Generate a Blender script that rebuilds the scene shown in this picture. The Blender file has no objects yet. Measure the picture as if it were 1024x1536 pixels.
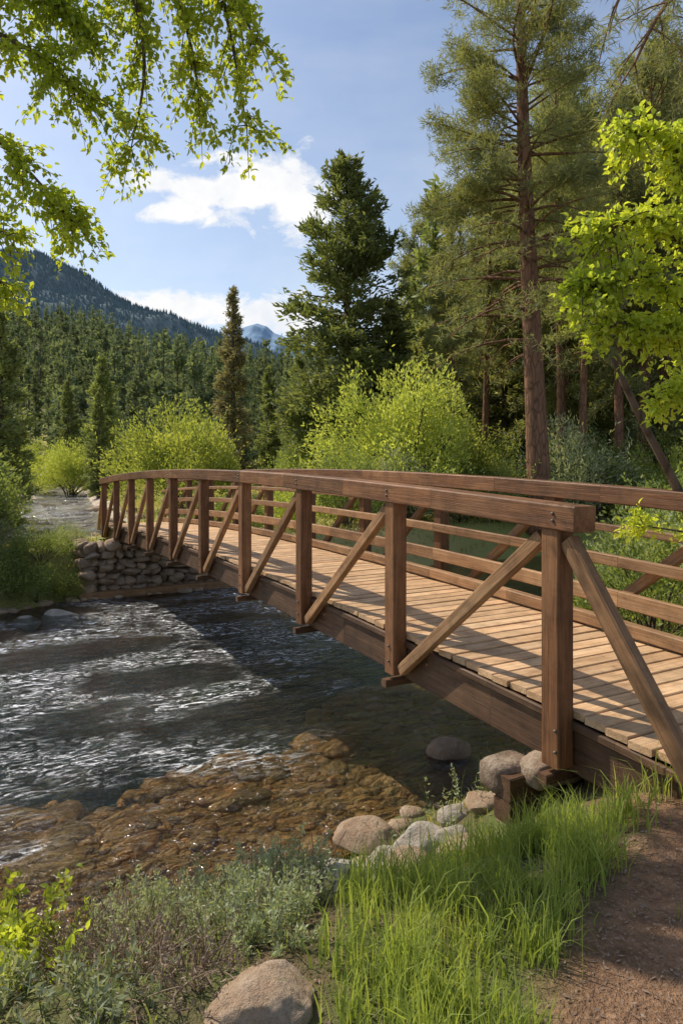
import bpy, bmesh, math
import numpy as np
from mathutils import Vector
R=np.random.default_rng
def A(*v): return np.array(v,float)
def nrm(v):
    v=np.asarray(v,float); return v/np.maximum(np.linalg.norm(v,axis=-1,keepdims=True),1e-9)
def sstep(x):
    x=np.clip(x,0,1); return x*x*(3-2*x)
def _h(i,j,k,s):
    v=np.sin(i*127.1+j*311.7+k*74.7+s*19.19)*43758.5453
    return v-np.floor(v)
def vn(P,s=0):
    P=np.asarray(P,float); i=np.floor(P); f=P-i; f=f*f*(3-2*f)
    x,y,z=i[...,0],i[...,1],i[...,2]; a,b,c=f[...,0],f[...,1],f[...,2]
    r=0
    for dx in(0,1):
        for dy in(0,1):
            for dz in(0,1):
                r=r+_h(x+dx,y+dy,z+dz,s)*(a if dx else 1-a)*(b if dy else 1-b)*(c if dz else 1-c)
    return r
def fbm(P,o=3,s=0):
    P=np.asarray(P,float); r=0;a=.5
    for k in range(o): r=r+a*vn(P*(2**k),s+k); a*=.5
    return r
# ---------------------------------------------------------------- mesh builder
class MB:
    def __init__(s): s.v=[];s.f=[];s.n=0;s.g=[]
    def add(s,v,faces,mat=0,smooth=False,gr=None):
        v=np.asarray(v,float).reshape(-1,3)
        if not isinstance(faces,list): faces=[faces]
        for f in faces:
            f=np.asarray(f,int); s.f.append((f+s.n,mat,smooth))
        s.v.append(v); s.g.append(np.zeros_like(v) if gr is None else np.asarray(gr,float)); s.n+=len(v)
    def mesh(s,name,mats):
        me=bpy.data.meshes.new(name); V=np.concatenate(s.v)
        me.vertices.add(len(V)); me.vertices.foreach_set('co',V.ravel())
        idx=np.concatenate([f.ravel() for f,_,_ in s.f])
        tot=np.concatenate([np.full(len(f),f.shape[1]) for f,_,_ in s.f])
        mi=np.concatenate([np.full(len(f),m) for f,m,_ in s.f]); sm=np.concatenate([np.full(len(f),q) for f,_,q in s.f])
        me.loops.add(len(idx)); me.loops.foreach_set('vertex_index',idx.astype(np.int32))
        me.polygons.add(len(tot)); st=np.concatenate([[0],np.cumsum(tot)[:-1]])
        me.polygons.foreach_set('loop_start',st.astype(np.int32)); me.polygons.foreach_set('loop_total',tot.astype(np.int32))
        me.polygons.foreach_set('material_index',mi.astype(np.int32)); me.polygons.foreach_set('use_smooth',sm.astype(bool))
        at=me.attributes.new('gr','FLOAT_VECTOR','POINT'); at.data.foreach_set('vector',np.concatenate(s.g).ravel())
        me.update(calc_edges=True); 
        for m in mats: me.materials.append(m)
        return me
    def obj(s,name,mats,parent=None,loc=(0,0,0)):
        o=bpy.data.objects.new(name,s.mesh(name,mats)); bpy.context.scene.collection.objects.link(o); o.location=loc
        if parent: o.parent=parent
        return o
def place(name,me,loc,rz=0,sc=1,parent=None,tilt=0):
    o=bpy.data.objects.new(name,me); bpy.context.scene.collection.objects.link(o)
    o.location=loc; o.rotation_euler=(tilt,0,rz); o.scale=(sc,)*3 if np.isscalar(sc) else sc
    if parent: o.parent=parent
    return o
def empty(name):
    o=bpy.data.objects.new(name,None); bpy.context.scene.collection.objects.link(o); return o
def tube(mb,pts,rad,sides=6,mat=0):
    pts=np.asarray(pts,float); n=len(pts); rad=np.broadcast_to(np.asarray(rad,float),(n,))
    t=nrm(np.gradient(pts,axis=0)); ref=A(0,0,1) if abs(t[:,2]).mean()<.8 else A(1,0,0)
    a=nrm(np.cross(t,ref)); b=np.cross(t,a)
    an=np.linspace(0,2*np.pi,sides,endpoint=False)
    v=pts[:,None]+rad[:,None,None]*(np.cos(an)[None,:,None]*a[:,None]+np.sin(an)[None,:,None]*b[:,None])
    i=np.arange(n-1)[:,None]*sides; j=np.arange(sides)[None]; k=(j+1)%sides
    q=np.stack([i+j,i+k,i+sides+k,i+sides+j],-1).reshape(-1,4)
    mb.add(v,q,mat,True)
def spline(p,n):
    p=np.asarray(p,float); t=np.linspace(0,len(p)-1,n); out=[]
    for x in t:
        i=min(int(x),len(p)-2); f=x-i
        p0=p[max(i-1,0)];p1=p[i];p2=p[i+1];p3=p[min(i+2,len(p)-1)]
        out.append(.5*((2*p1)+(-p0+p2)*f+(2*p0-5*p1+4*p2-p3)*f*f+(-p0+3*p1-3*p2+p3)*f**3))
    return np.array(out)
def leaves(mb,c,d,L,W,rng,mat=0,hexa=False,n=None):
    c=np.asarray(c,float);N=len(c);d=nrm(d)
    if n is None: n=rng.normal(size=(N,3))
    s=nrm(np.cross(d,n)); u=np.cross(s,d); L=np.broadcast_to(L,(N,))[:,None]; W=np.broadcast_to(W,(N,))[:,None]
    if not hexa:
        v=np.stack([c,c+d*L*.45+s*W*.5,c+d*L,c+d*L*.45-s*W*.5],1)
        mb.add(v,np.arange(N*4).reshape(N,4),mat)
    else:
        up=u*W*.18; dr=-u*L*.12
        v=np.stack([c,c+d*L*.28+s*W*.5+up,c+d*L*.62+s*W*.34+up,c+d*L+dr,c+d*L*.62-s*W*.34+up,c+d*L*.28-s*W*.5+up,c+d*L*.5],1)
        b=np.arange(N)[:,None]*7
        mb.add(v,[b+np.array([0,1,6]),b+np.array([1,2,6]),b+np.array([2,3,6]),b+np.array([3,4,6]),b+np.array([4,5,6]),b+np.array([5,0,6])],mat)
def beam(mb,p0,p1,w,h,up=(0,0,1),mat=0,ch=.008,rng=R(5)):
    p0=A(*p0);p1=A(*p1);L=np.linalg.norm(p1-p0);d=(p1-p0)/L;s=nrm(np.cross(d,A(*up)));u=np.cross(s,d)
    a=w/2;b=h/2
    cs=[(-a+ch,-b),(a-ch,-b),(a,-b+ch),(a,b-ch),(a-ch,b),(-a+ch,b),(-a,b-ch),(-a,-b+ch)]
    v=[];g=[];o=rng.random(3)*50
    for P,x in((p0,0),(p1,L)):
        for q in cs: v.append(P+s*q[0]+u*q[1]); g.append(o+A(x,q[0],q[1]))
    j=np.arange(8);k=(j+1)%8
    mb.add(v,[np.stack([j,k,8+k,8+j],-1),np.array([j[::-1]]),np.array([j+8])],mat,False,g)
_ic={}
def ico(n):
    if n not in _ic:
        bm=bmesh.new(); bmesh.ops.create_icosphere(bm,subdivisions=n,radius=1)
        _ic[n]=(np.array([v.co[:] for v in bm.verts]),np.array([[v.index for v in f.verts] for f in bm.faces])); bm.free()
    return _ic[n]
def rock(mb,c,sc,seed,sub=3,mat=0,rz=0,box=0.,amp=.35):
    v,f=ico(sub); rng=R(seed); v=v.copy()
    if box: v=np.sign(v)*np.abs(v)**(1-box); 
    for k in range(3 if box>.3 else 9):
        n=nrm(rng.normal(size=3)); dd=rng.uniform(.6,.9)*(1.25 if box>.3 else 1); e=v@n-dd
        v=v-np.where(e>0,e*.9,0)[:,None]*n
    r=1+amp*(fbm(v*1.3+seed*3.7,3,seed%97)-.45)+.06*(vn(v*7+seed,3)-.5)
    v=v*r[:,None]*A(*sc); ca,sa=math.cos(rz),math.sin(rz)
    v=np.stack([v[:,0]*ca-v[:,1]*sa,v[:,0]*sa+v[:,1]*ca,v[:,2]],1)+A(*c)
    mb.add(v,f,mat,True)
# ---------------------------------------------------------------- materials
class NT:
    def __init__(s,name):
        s.m=bpy.data.materials.new(name); s.m.use_nodes=True; s.t=s.m.node_tree; s.t.nodes.clear()
        s.out=s.n('OutputMaterial')
    def n(s,typ,**k):
        x=s.t.nodes.new('ShaderNode'+typ)
        for a,b in k.items(): setattr(x,a,b)
        return x
    def l(s,a,b): s.t.links.new(a,b)
    def val(s,sock,v):
        if hasattr(v,'links') or isinstance(v,bpy.types.NodeSocket): s.l(v,sock)
        else: sock.default_value=v
    def mix(s,f,a,b,bt='MIX'):
        x=s.n('MixRGB',blend_type=bt)
        for i,v in enumerate((f,a,b)):
            if isinstance(v,tuple) and len(v)==3: v=v+(1,)
            s.val(x.inputs[i],v)
        return x.outputs[0]
    def math(s,op,a,b=0.,c=0.):
        x=s.n('Math',operation=op); s.val(x.inputs[0],a); s.val(x.inputs[1],b); s.val(x.inputs[2],c); return x.outputs[0]
    def noise(s,vec,scale,detail=4,rough=.55,dist=0):
        x=s.n('TexNoise'); x.inputs['Scale'].default_value=scale; x.inputs['Detail'].default_value=detail; x.inputs['Roughness'].default_value=rough
        x.inputs['Distortion'].default_value=dist
        if vec is not None: s.l(vec,x.inputs['Vector'])
        return x.outputs[0]
    def mr(s,v,a,b,c=0.,d=1.):
        x=s.n('MapRange'); s.val(x.inputs[0],v)
        for i,q in enumerate((a,b,c,d)): s.val(x.inputs[i+1],q)
        return x.outputs[0]
    def mapg(s,vec,scale=(1,1,1),rot=(0,0,0)):
        x=s.n('Mapping'); x.inputs['Scale'].default_value=scale; x.inputs['Rotation'].default_value=rot; s.l(vec,x.inputs[0]); return x.outputs[0]
    def attr(s,nm): return s.n('Attribute',attribute_name=nm)
    def bump(s,h,st=.5,d=.02,nrm=None):
        x=s.n('Bump'); x.inputs['Strength'].default_value=st; x.inputs['Distance'].default_value=d; s.l(h,x.inputs['Height'])
        if nrm is not None: s.l(nrm,x.inputs['Normal'])
        return x.outputs[0]
    def prin(s,col,rough=.7,spec=.3,normal=None):
        x=s.n('BsdfPrincipled'); s.val(x.inputs['Base Color'],col if not isinstance(col,tuple) else col+(1,)); s.val(x.inputs['Roughness'],rough)
        x.inputs['Specular IOR Level'].default_value=spec
        if normal is not None: s.l(normal,x.inputs['Normal'])
        return x.outputs[0]
    def fin(s,sh): s.l(sh,s.out.inputs[0]); return s.m
def foliage(name,ca,cb,cc=None,tr=.35,ns=.5,trc=1.4,rough=.6,spec=.2):
    t=NT(name); geo=t.n('NewGeometry'); tc=t.n('TexCoord'); oi=t.n('ObjectInfo')
    c=t.mix(geo.outputs['Random Per Island'],ca,cb)
    nz=t.mr(t.noise(tc.outputs['Object'],ns,3),.35,.65)
    c=t.mix(t.math('MULTIPLY',nz,.6),c,cc if cc else tuple(x*.5 for x in ca))
    k=t.mr(oi.outputs['Random'],0.,1.,.72,1.2); 
    v=t.n('VectorMath',operation='SCALE'); t.l(c,v.inputs[0]); t.l(k,v.inputs['Scale']); c=v.outputs[0]
    p=t.prin(c,rough,spec)
    v2=t.n('VectorMath',operation='MULTIPLY'); t.l(c,v2.inputs[0]); v2.inputs[1].default_value=(trc*1.12,trc*1.06,trc*.5)
    tl=t.n('BsdfTranslucent'); t.l(v2.outputs[0],tl.inputs[0])
    m=t.n('MixShader'); m.inputs[0].default_value=tr; t.l(p,m.inputs[1]); t.l(tl.outputs[0],m.inputs[2])
    return t.fin(m.outputs[0])
def wood(name,ca,cb,cc,rough=.6,spec=.35,var=.5):
    t=NT(name); g=t.attr('gr').outputs['Vector']; geo=t.n('NewGeometry')
    a=t.noise(t.mapg(g,(1.2,22,22)),1.6,6,.65,.4); b=t.noise(t.mapg(g,(.7,3,3)),1.5,4,.6)
    f=t.noise(t.mapg(g,(2,120,120)),1.2,3,.6)
    c=t.mix(t.mr(a,.3,.7),ca,cb); c=t.mix(t.math('MULTIPLY',t.mr(b,.45,.75),.7),c,cc)
    k=t.mr(geo.outputs['Random Per Island'],0.,1.,1-var,1+var*.6)
    k=t.math('MULTIPLY',k,t.mr(f,.3,.7,.7,1.16))
    st=t.noise(t.mapg(g,(1,1,1)),6,5,.7); k=t.math('MULTIPLY',k,t.mr(st,.35,.55,.68,1.))
    v=t.n('VectorMath',operation='SCALE'); t.l(c,v.inputs[0]); t.l(k,v.inputs['Scale'])
    h=t.math('ADD',a,t.math('MULTIPLY',f,.4))
    return t.fin(t.prin(v.outputs[0],t.mr(a,.3,.7,rough-.1,rough+.15),spec,t.bump(h,.7,.009)))
def stone(name,ca,cb,cc,scale=2.,rough=.8,dk=.55):
    t=NT(name); tc=t.n('TexCoord').outputs['Object']; geo=t.n('NewGeometry')
    c=t.mix(geo.outputs['Random Per Island'],ca,cb); a=t.noise(tc,scale,8,.7); c=t.mix(t.mr(a,.42,.62,0.,.8),c,cc)
    sp=t.noise(tc,scale*9,4,.75); c=t.mix(t.mr(sp,.52,.7,0.,dk),c,tuple(x*.3 for x in ca))
    b=t.noise(tc,scale*.45,5,.7); c=t.mix(t.mr(b,.5,.65,0.,.5),c,tuple(x*.45 for x in cb))
    hh=t.math('ADD',a,t.math('MULTIPLY',sp,.35))
    return t.fin(t.prin(c,rough,.2,t.bump(hh,.9,.05)))
M={}
M['dark']=wood('dark_stained_wood',(.27,.12,.05),(.115,.051,.024),(.36,.19,.09),.5,.28,.3)
M['diag']=wood('brace_wood',(.40,.215,.10),(.22,.115,.055),(.47,.30,.16),.6,.3,.3)
M['deck']=wood('deck_wood',(.74,.47,.26),(.50,.31,.17),(.78,.57,.36),.7,.2,.22)
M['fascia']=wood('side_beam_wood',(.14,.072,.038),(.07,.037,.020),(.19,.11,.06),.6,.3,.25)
M['rock']=stone('grey_granite',(.50,.45,.38),(.36,.30,.24),(.60,.56,.50),5)
M['tan']=stone('tan_granite',(.42,.30,.20),(.34,.23,.15),(.50,.40,.30),6)
M['bedrock']=stone('amber_river_stone',(.52,.24,.075),(.22,.14,.06),(.42,.27,.13),3.,.45)
M['wall']=stone('abutment_stone',(.42,.28,.18),(.22,.155,.11),(.46,.37,.28),5.)
def bark(name,ca,cb):
    t=NT(name); tc=t.n('TexCoord').outputs['Object']
    a=t.noise(t.mapg(tc,(5,5,1.1)),1.5,6,.65,.5); vo=t.n('TexVoronoi',feature='DISTANCE_TO_EDGE'); vo.inputs['Scale'].default_value=2.2; t.l(t.mapg(tc,(3,3,.8)),vo.inputs['Vector'])
    c=t.mix(t.mr(a,.3,.7),ca,cb); c=t.mix(t.mr(vo.outputs['Distance'],0.,.12,.75,0.),c,tuple(x*.25 for x in ca))
    return t.fin(t.prin(c,.85,.15,t.bump(t.math('ADD',a,vo.outputs['Distance']),.9,.06)))
M['pbark']=bark('pine_bark',(.32,.17,.10),(.17,.095,.06)); M['bark']=bark('grey_brown_bark',(.18,.135,.095),(.10,.075,.055))
M['pine']=foliage('pine_needles',(.26,.29,.13),(.36,.36,.17),(.17,.20,.09),.4,.5)
M['fir']=foliage('fir_needles',(.23,.28,.11),(.32,.35,.15),(.14,.19,.075),.4,.45)
M['dryfir']=foliage('dry_spruce_needles',(.28,.25,.15),(.34,.30,.18),(.18,.18,.10),.35,.45)
M['ffir']=foliage('distant_conifer',(.18,.23,.135),(.25,.285,.16),(.135,.18,.12),.35,.3,1.2,.9,.05)  # needle colours pushed towards blue as painted distance haze
M['lime']=foliage('willow_leaves',(.35,.40,.10),(.46,.49,.14),(.23,.29,.07),.45,.8)
M['maple']=foliage('maple_leaves',(.33,.40,.05),(.48,.51,.08),(.19,.27,.035),.55,1.2,1.5,.4,.35)
M['shrub']=foliage('shrub_leaves',(.21,.27,.085),(.30,.35,.12),(.12,.17,.055),.4,.8)
M['sage']=foliage('sage_leaves',(.33,.38,.23),(.45,.47,.32),(.20,.25,.14),.35,3)
M['grass']=foliage('grass_blades',(.24,.31,.075),(.36,.41,.11),(.14,.20,.05),.5,2)
M['mead']=foliage('meadow_grass',(.38,.38,.13),(.52,.45,.20),(.26,.30,.09),.4,.15)
M['dry']=foliage('dry_twigs',(.24,.175,.125),(.36,.27,.20),(.13,.09,.07),.05,2)
# ---------------------------------------------------------------- terrain
WZ=-3.1
NB=np.array([(-400,-40),(-45,-3),(-15,1.2),(-6,3.4),(-2.35,4.3),(-1.2,4.55),(-.16,5.0),(.4,6.0),(1.2,6.4),(2.1,7.6),(3.2,9.6),(4.2,12),(8,15.5),(20,21),(60,34),(400,60)],float)
FB=np.array([(-400,40),(-45,8),(-20,11),(-10,12.8),(-7,13.9),(-6.2,15.3),(-3.0,17.05),(0,19.2),(8,23.5),(20,29),(60,42),(400,75)],float)
UP=np.array([(-8.9,20),(-11.0,26),(-15,36),(-21.5,52),(-40,80)],float)
def pdist(X,Y,P):
    d=np.full(X.shape,1e9)
    for a,b in zip(P[:-1],P[1:]):
        e=b-a; t=np.clip(((X-a[0])*e[0]+(Y-a[1])*e[1])/(e@e),0,1); d=np.minimum(d,np.hypot(X-a[0]-t*e[0],Y-a[1]-t*e[1]))
    return d
def gh(X,Y,full=False):
    X=np.atleast_1d(np.asarray(X,float));Y=np.atleast_1d(np.asarray(Y,float))
    yn=np.interp(X,NB[:,0],NB[:,1]);yf=np.interp(X,FB[:,0],FB[:,1])
    dn=pdist(X,Y,NB);df=pdist(X,Y,FB);inside=(Y>yn)&(Y<yf);d=np.minimum(dn,df)
    near=Y<(yn+yf)/2
    P=np.stack([X,Y,0*X],-1); wob=fbm(P*.9,3,1)-.45
    zn=WZ+1.47*(.35*np.clip((dn+wob*.4)/2.5,0,1)+.65*sstep((dn+wob*.4)/2.5)); zf=WZ+1.1*sstep((df+wob*.4)/1.1)
    ww=fbm(P*.6,3,9)-.45
    dq=np.maximum(d+ww*2.2*sstep(d/1.5)+np.where(near,0,.0),0)
    dep=np.where(near,.05+.085*np.minimum(dq,3.5)+.75*sstep((dq-1.9)/3.0),.05+.25*np.minimum(d,1.5)+.6*sstep((d-.8)/1.8))
    z=np.where(inside,WZ-np.minimum(dep,1.1)+.04*wob,np.where(near,zn,zf))
    land=np.where(inside,0,sstep(d/2.5))
    z=z+land*(wob*.12+.03*(fbm(P*5,2,4)-.4))
    du=pdist(X,Y,UP); z=np.where((~inside)&(~near),z-.45*sstep((2.4-du)/1.2),z)
    hl=np.clip((Y-75)/290,0,1)**1.15*78*(.62+.38*sstep((-X/np.maximum(Y,1)-.1)/.4))*sstep((Y-75)/30)
    hr=np.clip(Y-27,0,90)*.42*sstep((X-3-.10*(Y-30))/14)
    z=z+np.maximum(hl,hr)*np.where(near,0,1)+np.where(Y>60,4*(fbm(P*.03,2,6)-.4),0)*sstep((Y-60)/60)
    if full: return z,inside,d,near,dn,df
    return z
def axis(lo,hi,st,end,g=1.045):
    a=list(np.arange(lo,hi,st)); s=st; x=a[-1]
    while x<end: s*=g; x+=s; a.append(x)
    return a
ax=axis(-12,12,.11,7000,1.05); neg=[]; s=.11;x=-12
while x>-7000: s*=1.05;x-=s;neg.append(x)
xs=np.array(neg[::-1]+ax)
ys=axis(-3,22,.11,9000,1.04); neg=[];s=.11;x=-3
while x>-400: s*=1.2;x-=s;neg.append(x)
ys=np.array(neg[::-1]+ys)
XX,YY=np.meshgrid(xs,ys); Z,ins,dd,near,dn,df=gh(XX.ravel(),YY.ravel(),True)
nx,ny=len(xs),len(ys)
mb=MB(); i=np.arange(ny-1)[:,None]*nx; j=np.arange(nx-1)[None]
q=np.stack([i+j,i+j+1,i+j+1+nx,i+j+nx],-1).reshape(-1,4)
xr,yr=XX.ravel(),YY.ravel()
def pedge(y): return .55+.62*np.clip(y-2.0,-3,1.3)+.06*np.sin(y*5)
path=sstep((xr-pedge(yr)+.1)/.3)*near*sstep((4.9-yr)/.5)*sstep((dn-1.0)/.5)
depth=np.clip(WZ-Z,0,2)
mead=np.where(near,0,1)*sstep((45-np.abs(xr+18))/10)
du=pdist(xr,yr,UP); path=np.maximum(path,np.where(near|ins,0,sstep((3.0-du+1.6*(fbm(np.stack([xr,yr,0*xr],1)*.7,2,5)-.4))/.6)))
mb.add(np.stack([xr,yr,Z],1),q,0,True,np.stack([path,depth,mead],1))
t=NT('ground_soil'); tc=t.n('TexCoord').outputs['Object']; sp=t.n('SeparateXYZ'); t.l(t.attr('gr').outputs['Vector'],sp.inputs[0])
n1=t.noise(tc,1.3,6,.65); n2=t.noise(tc,14,5,.7); n3=t.noise(tc,55,3,.7); nf=t.noise(tc,.08,5,.6)
soil=t.mix(t.mr(n2,.35,.65),(.17,.115,.07),(.10,.095,.045)); 
soil=t.mix(t.mr(n1,.42,.58),soil,(.13,.16,.05))
meadc=t.mix(t.mr(nf,.4,.6),(.30,.33,.09),(.46,.38,.17)); soil=t.mix(t.math('MULTIPLY',sp.outputs[2],.85),soil,meadc)
dirt=t.mix(t.mr(n2,.35,.65),(.32,.19,.11),(.17,.098,.058)); dirt=t.mix(t.mr(n3,.52,.7),dirt,(.42,.28,.18)); dirt=t.mix(t.mr(n1,.45,.65,0.,.65),dirt,(.13,.073,.045))
dirt=t.mix(sp.outputs[2],dirt,t.mix(t.mr(n1,.4,.6),(.60,.54,.46),(.40,.30,.19)))
col=t.mix(sp.outputs[0],soil,dirt)
vo=t.n('TexVoronoi'); vo.inputs['Scale'].default_value=6; t.l(tc,vo.inputs['Vector'])
vs=t.n('SeparateXYZ'); t.l(vo.outputs['Color'],vs.inputs[0])
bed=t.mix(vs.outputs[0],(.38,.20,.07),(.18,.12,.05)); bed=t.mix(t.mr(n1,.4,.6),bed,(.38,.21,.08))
bed=t.mix(t.mr(sp.outputs[1],.2,.8),bed,(.012,.030,.034))  # light lost in deep water is painted into the bed colour
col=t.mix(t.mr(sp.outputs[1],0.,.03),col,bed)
hh=t.math('ADD',t.math('MULTIPLY',n2,.6),t.math('MULTIPLY',n3,.4))
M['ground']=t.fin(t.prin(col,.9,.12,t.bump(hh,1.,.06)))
mb.obj('ground',[M['ground']])
# ---------------------------------------------------------------- water
t=NT('river_water'); tc=t.n('TexCoord').outputs['Object']
flow=t.mapg(tc,(1,1,1),(0,0,math.radians(-25)))
a=t.noise(t.mapg(flow,(.55,1.25,1)),1.25,3,.5,.8); b=t.noise(t.mapg(flow,(.7,1.5,1)),4.5,4,.6,1.0); c=t.noise(tc,17,3,.6)
sx=t.n('SeparateXYZ'); t.l(tc,sx.inputs[0])
rough=t.mr(t.math('ADD',t.math('SUBTRACT',sx.outputs[0],t.math('MULTIPLY',t.math('SUBTRACT',sx.outputs[1],6.5),.20)),t.math('MULTIPLY',t.noise(tc,.45,2),3.)),3.0,-1.0,.25,1.)
hgt=t.math('MULTIPLY',t.math('ADD',t.math('ADD',t.math('MULTIPLY',a,1.),t.math('MULTIPLY',b,.6)),t.math('MULTIPLY',c,.10)),rough)
nb=t.bump(hgt,1.,.36)
fr=t.n('Fresnel'); fr.inputs[0].default_value=1.45; t.l(nb,fr.inputs['Normal'])
gl=t.n('BsdfGlossy'); gl.inputs['Roughness'].default_value=.09; gl.inputs['Color'].default_value=(1,1,1,1); t.l(nb,gl.inputs['Normal'])
trn=t.n('BsdfTransparent'); trn.inputs[0].default_value=(.82,.86,.80,1)
m=t.n('MixShader'); t.l(fr.outputs[0],m.inputs[0]); t.l(trn.outputs[0],m.inputs[1]); t.l(gl.outputs[0],m.inputs[2])
glint_foam=t.n('BsdfDiffuse'); glint_foam.inputs[0].default_value=(.86,.89,.92,1)  # white foam streaks, painted in place of sun glitter on the riffles
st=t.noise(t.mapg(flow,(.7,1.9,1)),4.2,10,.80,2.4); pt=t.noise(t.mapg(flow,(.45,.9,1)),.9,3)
glint_mask=t.math('MULTIPLY',t.mr(st,.52,.60),t.math('MULTIPLY',t.mr(pt,.44,.56),t.mr(rough,.5,.8,0.,.95)))
m2=t.n('MixShader'); t.l(glint_mask,m2.inputs[0]); t.l(m.outputs[0],m2.inputs[1]); t.l(glint_foam.outputs[0],m2.inputs[2])
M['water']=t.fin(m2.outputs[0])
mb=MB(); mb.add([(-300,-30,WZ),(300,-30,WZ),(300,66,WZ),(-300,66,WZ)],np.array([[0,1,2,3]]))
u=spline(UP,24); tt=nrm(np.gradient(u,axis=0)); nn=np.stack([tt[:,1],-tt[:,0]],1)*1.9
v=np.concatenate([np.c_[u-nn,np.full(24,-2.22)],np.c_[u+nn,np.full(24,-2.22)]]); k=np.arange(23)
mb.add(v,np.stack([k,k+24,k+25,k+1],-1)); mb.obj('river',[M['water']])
# ---------------------------------------------------------------- bridge
U=nrm(A(-.5403,1,0)); V=A(U[1],-U[0],0); B0=A(1.24,3.93,0); LB=15.34; NBAY=9; BAY=LB/NBAY; WB=1.72
def topz(s): t=s/LB; return -.23-.15*t+.21*4*t*(1-t)
def bp(s,lat,dz): p=B0+U*s+V*lat; return A(p[0],p[1],topz(s)+dz)
br=empty('wooden_footbridge')
pm=MB();rm=MB();dm=MB();km=MB();fm_=MB();mm=MB();cm=MB();bolt=MB()
for side,lat in((0,0.),(1,WB)):
    out=-1 if side==0 else 1
    for i in range(NBAY+1):
        s=i*BAY
        beam(pm,bp(s,lat,-1.50),bp(s,lat,-.145),.125,.135,U)
    for i in range(NBAY):
        s0=i*BAY;s1=s0+BAY
        dl=.003*out
        beam(dm,bp(s1-.10,lat+dl,-1.45),bp(s0+.10,lat+dl,-.20),.07,.085,(0,0,1))
    beam(dm,bp(-.09,lat,-.2),bp(-1.0,lat,-1.42),.075,.10)
    if side==1: beam(dm,bp(LB+.09,lat,-.2),bp(LB+.9,lat,-1.3),.075,.11)
    st=np.linspace(-.20,LB+.22,13)
    for k in range(12): beam(rm,bp(st[k]+(.002 if k else 0),lat,-.07),bp(st[k+1],lat,-.07),.17,.145)
    if side==1:
        for k in range(14):
            a_,b_=-1.6+k*(LB+2.2)/14,-1.6+(k+1)*(LB+2.2)/14
            for dz,h in((-.34,.06),(-.60,.09),(-.90,.13)):
                beam(mm,bp(a_,lat-.1,dz),bp(b_-.003,lat-.1,dz),.05,h)
            beam(mm,bp(a_,lat-.12,-1.115),bp(b_-.003,lat-.12,-1.115),.09,.10)
    for k in range(18):
        a_,b_=-2.4+k*(LB+3)/18,-2.4+(k+1)*(LB+3)/18
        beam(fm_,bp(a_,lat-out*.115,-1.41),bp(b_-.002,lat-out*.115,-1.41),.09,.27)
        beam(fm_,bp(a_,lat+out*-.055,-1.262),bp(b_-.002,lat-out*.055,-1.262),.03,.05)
    for i in range(NBAY+1):
        for dz in(-.05,-.09,-1.28,-1.4):
            c_=bp(i*BAY+(-.05 if i==0 else 0),lat+out*(.088 if dz>-.5 else .07),dz); v,f=ico(1); bolt.add(v*.011+c_,f,0,True)
beam(dm,bp(LB+.09,0,-.2),bp(LB+.9,0,-1.3),.075,.11)
for i in range(NBAY+1):
    s=i*BAY
    beam(cm,bp(s+.02,-.10,-1.575),bp(s+.02,WB+.10,-1.575),.07,.06)
s=-2.4;rg=R(3)
while s<LB+.6:
    w=.142
    j=rg.normal(0,.008,2); dz=-1.205+rg.normal(0,.002)
    beam(km,bp(s+w/2,.065+j[0],dz),bp(s+w/2,WB-.065+j[1],dz),w,.04,(0,0,1),0,.004)
    s+=w+.009
for l in(.45,.86,1.27):
    for k in range(9):
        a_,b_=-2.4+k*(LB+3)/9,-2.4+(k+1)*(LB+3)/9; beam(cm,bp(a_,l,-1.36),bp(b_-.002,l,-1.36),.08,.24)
for m_,n_,mt in((pm,'posts','dark'),(rm,'top_rails','dark'),(dm,'diagonal_braces','diag'),(km,'deck_boards','deck'),(fm_,'side_beams','fascia'),(mm,'middle_rails','diag'),(cm,'cross_beams','fascia')):
    m_.obj(n_,[M[mt]],br)
t=NT('bolt_steel'); p=t.prin((.12,.11,.10),.4,.5); t.fin(p); bolt.obj('bolts',[t.m],br)
# ---------------------------------------------------------------- abutments
mb=MB(); P0=A(-6.5,15.35,0)+V*.75+U*.12
def wallrun(P,D,Lw,z0,z1,seed):
    rg=R(seed);z=z0;N_=A(D[1],-D[0],0)
    k=0
    while z<z1:
        h=rg.uniform(.15,.25); x=-rg.uniform(0,.2)
        while x<Lw:
            w=rg.uniform(.16,.42); c=P+D*(x+w/2)+N_*rg.uniform(-.03,.07)
            rock(mb,(c[0],c[1],z+h/2+rg.uniform(-.04,.04)),(w*.58,.2,h*rg.uniform(.55,.72)),seed*1000+k,3,0,math.atan2(D[1],D[0])+rg.normal(0,.1),.22,.45); k+=1; x+=w
        z+=h*.95
wallrun(P0,V,3.3,-3.2,-1.98,11); wallrun(P0+U*1.6,-U,1.6,-3.2,-2.0,12); 
c0=P0+V*.1+U*.19
beam(mb,c0+A(0,0,-2.55)+U*.2,c0+V*3.1+A(0,0,-2.55)+U*.2,.5,1.15)
mb.obj('stone_abutment',[M['wall']])
mb=MB(); a=P0+A(V[1],-V[0],0)*.28-V*.2
beam(mb,(a[0],a[1],-3.04),(a+V*3.6)+A(0,0,-3.02),.22,.18); mb.obj('abutment_ledge_log',[M['diag']])
def gz(x,y): return float(gh(x,y)[0])
mb=MB()
for k,(x,y,z,sx_,sy,sz) in enumerate([(1.28,4.12,-1.84,.20,.13,.09),(1.62,4.5,-1.95,.26,.18,.14),(1.02,4.2,-1.90,.15,.13,.10),(1.9,4.2,-1.85,.3,.2,.12)]):
    rock(mb,(x,y,z),(sx_,sy,sz),300+k,4,0,.4,.45,.3)
mb.obj('footing_stones',[M['wall']])
mb=MB()
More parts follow.
